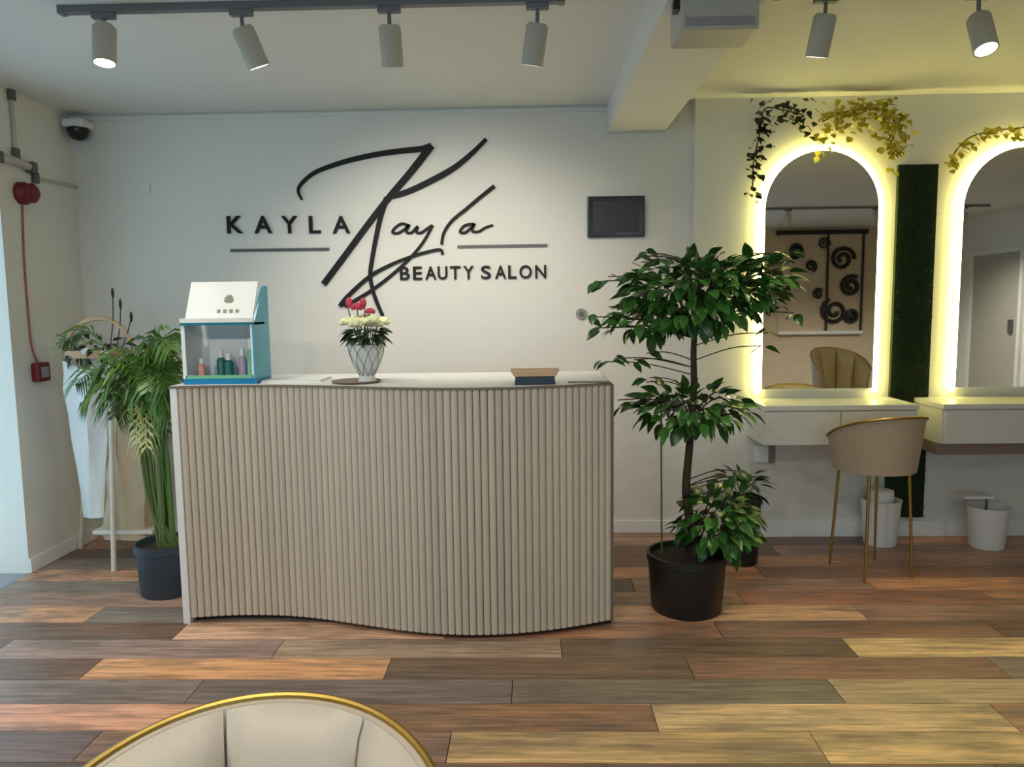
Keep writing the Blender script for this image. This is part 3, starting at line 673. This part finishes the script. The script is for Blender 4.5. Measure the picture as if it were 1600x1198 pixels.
cone('paper_cone', 'paperw', (104, 184, 566), (134, 168, 806), 0.0, 3, 'white wrapping paper cone')
cone('paper_cone', 'paperb', (172, 246, 640), (164, 254, 834), 0.03, 5, 'beige wrapping paper cone')
random.seed(5)
bk = thing('flower_basket', 'hooped wooden basket of pale foliage on the tripod stand', 'basket', SB+Q(153, 560))
def Q2(px, py, dy=0.0): return PY(px, py, Ys+dy)-SB-Q(153, 560)
hoop = catmull([Q2(102, 540), Q2(112, 518), Q2(132, 503), Q2(155, 497), Q2(178, 503), Q2(196, 518), Q2(207, 540)], 5)
MB().tube(hoop, 0.014, 8).build('handle', 'wood', bk, smooth=True)
hr = (Q2(205, 545).x-Q2(104, 545).x)/2; hc = (Q2(205, 545)+Q2(104, 545))/2
MB().lathe([(0, -0.045), (hr*0.8, -0.045), (hr*0.93, -0.02), (hr, 0.0), (hr*0.94, 0.0), (hr*0.74, -0.038), (0, -0.038)], 24, hc).build('bowl', 'wood', bk, smooth=True)
lp = leaf_mesh('leaf', 0.075, 0.03, 'leafdark'); lw = leaf_mesh('leaf', 0.075, 0.045, 'paperw')
for k in range(60):
    p, v = ellip(hc+Vector((0, -0.02, 0.01)), (hr*1.0, hr*0.8, 0.05), .2); link('leaf', lp if k % 3 else lw, bk, leaf_mtx(p, (v.x, v.y, v.z), .4, random.uniform(.8, 1.2)))
for (px, py, bx) in ((176, 458, 172), (188, 475, 182), (205, 495, 190), (88, 522, 120), (92, 530, 118)):
    a, b = Q2(bx, 545), Q2(px, py, -.02); MB().tube(catmull([a, (a+b)/2+Vector((.01, 0, .01)), b], 4), [0.003]*9, 5).build('stem', 'bark', bk, smooth=True)
    if py < 500: MB().ball(b, 0.014, 8, 6, (.6, .6, 2.2)).build('seed_head', 'bark', bk, smooth=True)

# ------------------------------------------------------------------ things on the desk
def D(px, py, dy=0.0):  # at a plane near the desk front
    return PY(px, py, dy)
yb = fys(PZ(340, 975).x)+0.03
c0, c1 = PY(287, 600, yb), PY(393, 438, yb); bw = c1.x-c0.x; bh = c1.z-HD; bd = 0.20
db = thing('display_box', 'turquoise acrylic product display with white header card on the desk', 'display box', (c0.x, yb, HD))
sh = PY(340, 508, yb).z-HD; th = 0.012
MB().box((0, 0, 0), (bw, bd, 0.026)).build('base', 'blue', db, bevel=0.002)
MB().box((0, 0, 0.026), (th*0.7, bd, sh+0.01)).build('side_panel', 'card', db, bevel=0.001)
MB().prism([(0, 0.026), (bd, 0.026), (bd, bh-0.02), (bd*.7, bh-0.02), (0, sh)], bw-th*0.7, bw, 'x').build('side_panel', 'teal', db)
MB().box((th*.7, bd-0.008, 0.026), (bw-th*.7, bd, bh-0.03)).build('back_panel', 'card', db)
MB().box((0.0, -0.006, sh), (bw, bd*0.7, sh+0.012)).build('shelf', 'tealdark', db, bevel=0.001)
MB().box((0.0, -0.008, sh+0.012), (bw, 0.01, sh+0.032)).build('shelf_lip', 'card', db, bevel=0.001)
MB().prism([(0.02, sh+0.02), (0.027, sh+0.02), (bd*.55+.007, bh), (bd*.55, bh)], 0.012, bw-th, 'x').build('header_card', 'card', db); hcard = [o for o in col.objects if o.name.startswith('header_card')][-1]
hdr = MB()
def onhdr(u, v):  # u across, v up 0..1
    t = v; return (u*bw, 0.0185+t*(bd*.55-.02), sh+0.021+t*(bh-sh-.02))
emb = MB()
for k in range(7):
    a = PI*k/6; cx, cz = 0.6+0.07*math.cos(a), 0.52+0.16*math.sin(a)
    q0, q1, q2, q3 = onhdr(0.6, 0.46), onhdr(0.6+(cx-.6)*.6-.022*math.sin(a), 0.46+(cz-.46)*.6+.04*math.cos(a)), onhdr(cx, cz), onhdr(0.6+(cx-.6)*.6+.022*math.sin(a), 0.46+(cz-.46)*.6-.04*math.cos(a))
    emb.add([(x, y-0.001-k*1e-4, z) for x, y, z in (q0, q1, q2, q3)], [(0, 1, 2, 3)])
emb.build('emblem', 'print', hcard, fixn=False)
for k in range(4):
    u = 0.46+k*0.085; b_ = [onhdr(u, .2), onhdr(u+.045, .2), onhdr(u+.045, .28), onhdr(u, .28)]
    MB().add([(x, y-0.001, z) for x, y, z in b_], [(0, 1, 2, 3)]).build('lettering_mark', 'print', hcard, fixn=False)
MB().box((th*.7, -0.001, 0.03), (th*1.5, 0.004, sh)).build('window_edge', 'card', db); MB().box((bw-th*1.5, -0.001, 0.03), (bw-th*.7, 0.004, sh)).build('window_edge', 'card', db)
MB().box((th, -0.001, 0.026), (bw-th, 0.006, 0.042)).build('front_lip', 'mint', db, bevel=0.001)
for k, (u, m, hh, rr, lb) in enumerate(((.17, 'rose', .06, .014, 'rose coloured small jar inside the turquoise display'), (.42, 'seafoam', .085, .016, 'deep green bottle inside the turquoise display'), (.55, 'seafoam', .075, .016, 'shorter deep green bottle inside the turquoise display'),
        (.72, 'lilac', .09, .015, 'lilac bottle inside the turquoise display'), (.86, 'mint', .12, .014, 'tall mint green bottle inside the turquoise display'))):
    hh *= 1.5; rr *= 1.25; t = thing('cosmetic_bottle', lb, 'bottle', (c0.x+u*bw, yb+0.07+0.02*(k % 2), HD+0.026), group='bottles in the display')
    MB().lathe([(0, 0), (rr, 0), (rr, hh*.62), (rr*.5, hh*.72), (0, hh*.72)], 16).build('bottle_body', m, t, smooth=True); MB().cyl((0, 0, hh*.72), (0, 0, hh), rr*.6, n=12).build('cap', 'white', t, smooth=True)

# vase with flowers
yv = fys(PZ(570, 985).x)+0.16
vb = PY(574, 600, yv); vx = vb.x
ty = thing('vase_tray', 'low taupe tray under the flower vase', 'tray', (vx-0.05, yv, HD))
MB().lathe([(0, 0), (0.10, 0), (0.115, 0.010), (0.11, 0.011), (0.098, 0.004), (0, 0.004)], 28).build('tray_dish', 'under', ty, smooth=True)
vz = HD+0.0105
vs_ = thing('flower_vase', 'faceted pale glass vase with a narrow foot on the desk', 'vase', (vx, yv, HD+0.005))
vt = PY(574, 538, yv).z-vs_.location.z; vr = (PY(601, 545, yv).x-PY(545, 545, yv).x)/2
vm = MB()
N = 10; rows = [(vr*.52, 0), (vr*.5, vt*.05), (vr*.42, vt*.16), (vr*.72, vt*.45), (vr*.97, vt*.78), (vr, vt), (vr*.93, vt), (vr*.9, vt*.78), (vr*.6, vt*.4), (0.0001, vt*.25)]
vv = []; ff = []
for j, (r, z) in enumerate(rows):
    for i in range(N): a = 2*PI*(i+(0.5 if j % 2 else 0))/N; vv.append((r*math.cos(a), r*math.sin(a), z))
for j in range(len(rows)-1):
    for i in range(N):
        a, b, c, d = j*N+i, j*N+(i+1) % N, (j+1)*N+i, (j+1)*N+(i+1) % N
        if j % 2 == 0: ff += [(a, b, c), (b, d, c)]
        else: ff += [(a, d, c), (a, b, d)]
ff.append(tuple(range(N-1, -1, -1)))
MB().add(vv, ff).build('vase_body', 'cup', vs_)
lat = MB()
for j in (2, 3, 4):
    for i in range(N):
        for f_ in ((j*N+i, (j+1)*N+i), (j*N+(i+1) % N, (j+1)*N+i) if j % 2 == 0 else (j*N+i, (j+1)*N+(i+1) % N)):
            A_, B_ = Vector(vv[f_[0]])*1.004, Vector(vv[f_[1]])*1.004; lat.cyl(A_, B_, 0.0014, n=5, caps=False)
tag(lat.build('lattice', 'metal', vs_), 'thin grey lattice lines', kind='stuff')
bq = thing('flower_bouquet', 'bouquet of cream blooms with one pink flower and dark leaves', 'bouquet', (vx, yv, vs_.location.z+vt))
zb = PY(570, 508, yv).z-bq.location.z
def bloom(c, r, m, nm):
    f = MB()
    for k in range(14):
        a = k*2.4; t = k/14; dd = Vector((math.cos(a)*(0.3+t), math.sin(a)*(0.3+t), 1.1-t)).normalized()
        f.ball(Vector(c)+dd*r*0.55, r*0.5, 7, 5, (1, 1, .7))
    f.build(nm, m, bq, smooth=True)
for k in range(13):
    a = 2*PI*k/13; rr = 0.085 if k % 2 else 0.05
    bloom((rr*math.cos(a), rr*0.8*math.sin(a), zb+0.0+0.008*(k % 3)), 0.034, 'bloom', 'bloom')
bloom((0, 0, zb+0.02), 0.036, 'bloom', 'bloom')
bloom((PY(560, 478, yv).x-vx, -0.03, PY(560, 482, yv).z-bq.location.z), 0.03, 'pink', 'pink_bloom')
bloom((PY(580, 486, yv).x-vx, -0.02, PY(580, 488, yv).z-bq.location.z), 0.024, 'pink', 'pink_bloom')
for dx_, dz_ in ((-.05, .02), (.04, .015)): MB().ball((PY(560, 478, yv).x-vx+dx_*.7, -0.03, PY(560, 476, yv).z-bq.location.z+dz_*.5), 0.016, 8, 6, (1, .6, 1.5)).build('pink_petal', 'pink', bq, smooth=True)
lb_ = leaf_mesh('leaf', 0.07, 0.03, 'leafdark')
for k in range(52):
    a = 2*PI*k/26+random.uniform(-.1, .1); link('leaf', lb_, bq, leaf_mtx((0.06*math.cos(a), 0.055*math.sin(a), zb-0.026-(0.022 if k > 25 else 0)+random.uniform(-.01, .01)), (math.cos(a), math.sin(a), .05), .1+(.35 if k > 25 else 0), random.uniform(.8, 1.15)))
sm = MB()
for k in range(10): a = 2*PI*k/10; sm.tube([(0.012*math.cos(a), .012*math.sin(a), -vt*.6), (0.03*math.cos(a), .03*math.sin(a), 0), (0.055*math.cos(a), .045*math.sin(a), zb-.01)], 0.0025, 5)
for q_ in ((545, 474), (560, 480), (572, 478), (580, 486)):
    p_ = PY(q_[0], q_[1], yv)-bq.location; sm.tube([(p_.x*.4, -0.02, zb-.02), (p_.x*.8, -0.028, zb+.02), (p_.x, -0.03, p_.z)], 0.003, 5)
sm.build('stems', 'stem', bq, smooth=True)
# paper pad
yp = fys(PZ(450, 975).x)+0.05
a, b = PY(404, 596, yp).x, PY(500, 596, yp).x
pd = thing('paper_pad', 'thin white pad of papers beside the turquoise display', 'papers', ((a+b)/2, yp+0.12, HD))
for k in range(3): MB().box((-(b-a)/2+0.004*k, -0.1, 0.004*k), ((b-a)/2-0.003*k, 0.1, 0.004*k+0.0035)).build('sheet', 'card', pd)
# card holder
yc = fys(PZ(835, 990).x)+0.05
a, b = PY(804, 600, yc).x, PY(868, 600, yc).x; hk = PY(835, 588, yc).z-HD
ch_ = thing('card_holder', 'low black holder with a tan wooden tray on top', 'card holder', ((a+b)/2, yc+0.05, HD)); hw = (b-a)/2
MB().prism([(-hw, 0), (hw, 0), (hw*.96, hk), (-hw*.96, hk)], -0.05, 0.05, 'y').build('base', 'black', ch_, bevel=0.003)
h3 = PY(835, 578, yc).z-HD
MB().prism([(-hw*1.02, hk), (hw*1.02, hk), (hw*1.2, h3), (-hw*1.2, h3)], -0.06, 0.06, 'y').build('wooden_tray', 'wood', ch_, bevel=0.003)
yk = fys(PZ(920, 985).x)+0.02
a, b = PY(888, 600, yk).x, PY(953, 600, yk).x
tag(MB().box((a, yk, HD), (b, yk+0.02, HD+0.007)).build('wooden_ruler', 'under', bevel=0.001), 'thin brown ruler lying along the desk edge', 'ruler')

# ------------------------------------------------------------------ ivy garlands
def ivy(label, path, yel, n, spread, seed):
    random.seed(seed)
    P = catmull([PY(x, y, YR-0.075) for x, y in path], 10); base = P[0]
    t = thing('ivy_garland', label, 'garland', (base.x, YR-0.075, base.z))
    MB().tube([q-base for q in P], 0.004, 6).build('vine', 'bark', t, smooth=True)
    la = leaf_mesh('leaf', 0.045, 0.04, 'ivy', .15); lb2 = leaf_mesh('leaf', 0.045, 0.038, 'ivylit', .15)
    for k in range(n):
        u = random.random(); q = P[int(u*(len(P)-1))]-base
        q = q+Vector((random.gauss(0, spread*.6), -random.uniform(0, .04), random.gauss(-spread*.35, spread)))
        if q.z+base.z > HC-0.03: q.z = HC-0.04-base.z
        ly = yel if isinstance(yel, bool) else (u > yel)
        link('leaf', lb2 if ly else la, t, leaf_mtx(q, (random.uniform(-1, 1), -0.6, random.uniform(-.4, .3)), .5, random.uniform(.7, 1.15)))
ivy('dark green ivy garland hanging at the corner of the first mirror', [(1176, 292), (1178, 250), (1188, 205), (1195, 170), (1225, 172), (1255, 180), (1250, 185)], False, 130, 0.042, 21)
ivy('leaf garland with yellow mirror glow in its colour, above the top of the first mirror', [(1285, 190), (1310, 178), (1340, 172), (1380, 172), (1400, 200), (1385, 235)], True, 290, 0.06, 22)
ivy('pale leafy garland around the second mirror arch', [(1484, 262), (1492, 238), (1515, 215), (1550, 205), (1590, 200), (1640, 196)], True, 80, 0.025, 23)

# ------------------------------------------------------------------ bins
def bin_(px, py, wpx, tpy, label, lid):
    p = PZ(px, py); c = Vector((p.x, p.y+0.07, 0)); t = thing('waste_bin', label, 'bin', c)
    r = (PY(px+wpx/2, py-40, c.y).x-PY(px-wpx/2, py-40, c.y).x)/2; h = PY(px, tpy, c.y).z; c.y = min(c.y, YR-0.03-r*1.03); t.location = c
    MB().lathe([(0, 0), (r*.8, 0), (r*.84, 0.01), (r, h*.95), (r*1.03, h), (r*.95, h), (r*.8, 0.02), (0, 0.02)], 28).build('bin_body', 'white', t, smooth=True)
    if lid: 
        MB().lathe([(0, h+.06), (r*.6, h+.055), (r*.62, h+.03), (r*.6, h-.02), (0, h-.02)], 24).build('inner_liner', 'card', t, smooth=True)
    else:
        MB().box((-r*1.5, -r*.5, h+.055), (r*.0, r*.5, h+.07)).build('lid', 'white', t, bevel=0.004)
        MB().cyl((-r*.1, 0, h*.9), (-r*.1, 0, h+.055), 0.008, n=8).build('hinge_post', 'metal', t)
    return t
bin_(1362, 840, 56, 768, 'white waste bin under the counter behind the taupe chair', True)
bin_(1552, 859, 60, 790, 'white waste bin with raised lid below the second counter', False)

# ------------------------------------------------------------------ chairs
def tub_chair(label, loc, rz, R=0.30, zs=0.44, zb=0.78, za=0.62, npan=5, m='cream', span=130, lsp=0.72, lr=0.012):
    "tub chair, local -Y is the front; back wraps round +Y"
    t = thing('tub_chair', label, 'chair', loc, rz, 'gold rimmed tub chairs')
    A = math.radians(span)
    def top(a):  # height along the wrap, a from -A..A (0 = centre back)
        u = abs(a)/A; return zb-(zb-za)*(u**2.2)
    def pt(a, r): return Vector((r*math.sin(a), r*math.cos(a), 0))
    def wall(a0, a1, r0, r1, z0, dz, n, bulge=0.0, inset=0.0):
        k = MB(); vs = []; fs = []; J = 6
        for i in range(n+1):
            f = i/n; a = a0+(a1-a0)*f; bl = bulge*math.sqrt(max(0, 1-(2*f-1)**2))
            ring = []
            zt = top(a)-dz
            for j in range(J+1):
                g = j/J; z = z0+(zt-z0)*g; flare = 0.86+0.14*g
                ring.append((pt(a, (r0-bl*math.sin(PI*min(1, .25+g*.6)))*flare), z))
            for j in range(J, -1, -1):
                g = j/J; z = z0+(zt-z0)*g; flare = 0.86+0.14*g
                ring.append((pt(a, r1*flare), z))
            vs += [(p.x, p.y, z) for p, z in ring]
        m_ = 2*(J+1)
        for i in range(n):
            for j in range(m_): fs.append((i*m_+j, i*m_+(j+1) % m_, (i+1)*m_+(j+1) % m_, (i+1)*m_+j))
        fs += [tuple(range(m_)), tuple(range(n*m_, (n+1)*m_))]
        return k.add(vs, fs)
    def panel(a0, a1, n=12, J=12):
        vs = []; fs = []; z0 = zs-0.02
        for i in range(n+1):
            f = i/n; a = a0+(a1-a0)*f; bl = 0.020+0.045*math.sqrt(max(0, 1-(2*f-1)**2)); zt = top(a)-0.002; ring = []
            for j in range(J+1):
                g = j/J; e = max(0, (g-0.55)/0.45); ring.append((pt(a, (R-0.0135-bl*math.sqrt(max(0, 1-e*e)))*(0.86+0.14*g)), z0+(zt-z0)*g))
            for g in (1, 0.5, 0): ring.append((pt(a, (R-0.0125)*(0.86+0.14*g)), z0+(zt-z0)*g))
            vs += [(p.x, p.y, z) for p, z in ring]
        m_ = J+4
        for i in range(n):
            for j in range(m_): fs.append((i*m_+j, i*m_+(j+1) % m_, (i+1)*m_+(j+1) % m_, (i+1)*m_+j))
        fs += [tuple(range(m_)), tuple(range(n*m_, (n+1)*m_))]
        return MB().add(vs, fs)
    wall(-A, A, R-0.012, R, zs-0.10, 0.0, 40).build('shell', m, t, smooth=True)
    for k in range(npan):
        a0 = -A+2*A*k/npan; a1 = -A+2*A*(k+1)/npan
        panel(a0+0.008, a1-0.008).build('back_panel', m, t, smooth=True)
    MB().tube([(*(pt(-A+2*A*i/48, R+0.004)).xy, top(-A+2*A*i/48)+0.003) for i in range(49)], 0.0065, 8).build('rim', 'gold', t, smooth=True)
    MB().lathe([(0, zs-0.10), (R*.80, zs-0.10), (R*.84, zs-0.06), (R*.84, zs-0.005), (R*.78, zs+0.02), (0, zs+0.03)], 32).build('seat', m, t, smooth=True)
    for sx in (-1, 1):
        for sy in (-1, 1): MB().cyl((sx*R*.5, sy*R*.5, zs-0.10), (sx*R*lsp, sy*R*lsp, 0), lr, lr*.7, n=10).build('leg', 'gold', t, smooth=True)
    return t
# foreground chair facing the camera
zbk = 0.78
pk = PZ(455, 1090, zbk); R0 = 0.32
tub_chair('cream channelled tub chair with gold rim standing alone before the desk', (PZ(425, 1120, zbk).x, pk.y-R0, 0), math.radians(-6), R0, 0.44, zbk, 0.60, 5, 'cream', 118)
# styling chair before the mirror counter, back to the room
p = PY(1366, 700, 3.96)
tub_chair('taupe tub chair on slim gold legs at the mirror counter', (p.x, 3.96, 0), math.radians(180+14), 0.24, 0.67, 0.872, 0.74, 5, 'tan', 110, 0.6, 0.009)
tub_chair('taupe tub chair seen only in the mirror reflection', (3.05, 1.75, 0), math.radians(170), 0.28, 0.56, 1.0, 0.8, 5, 'tan', 105)
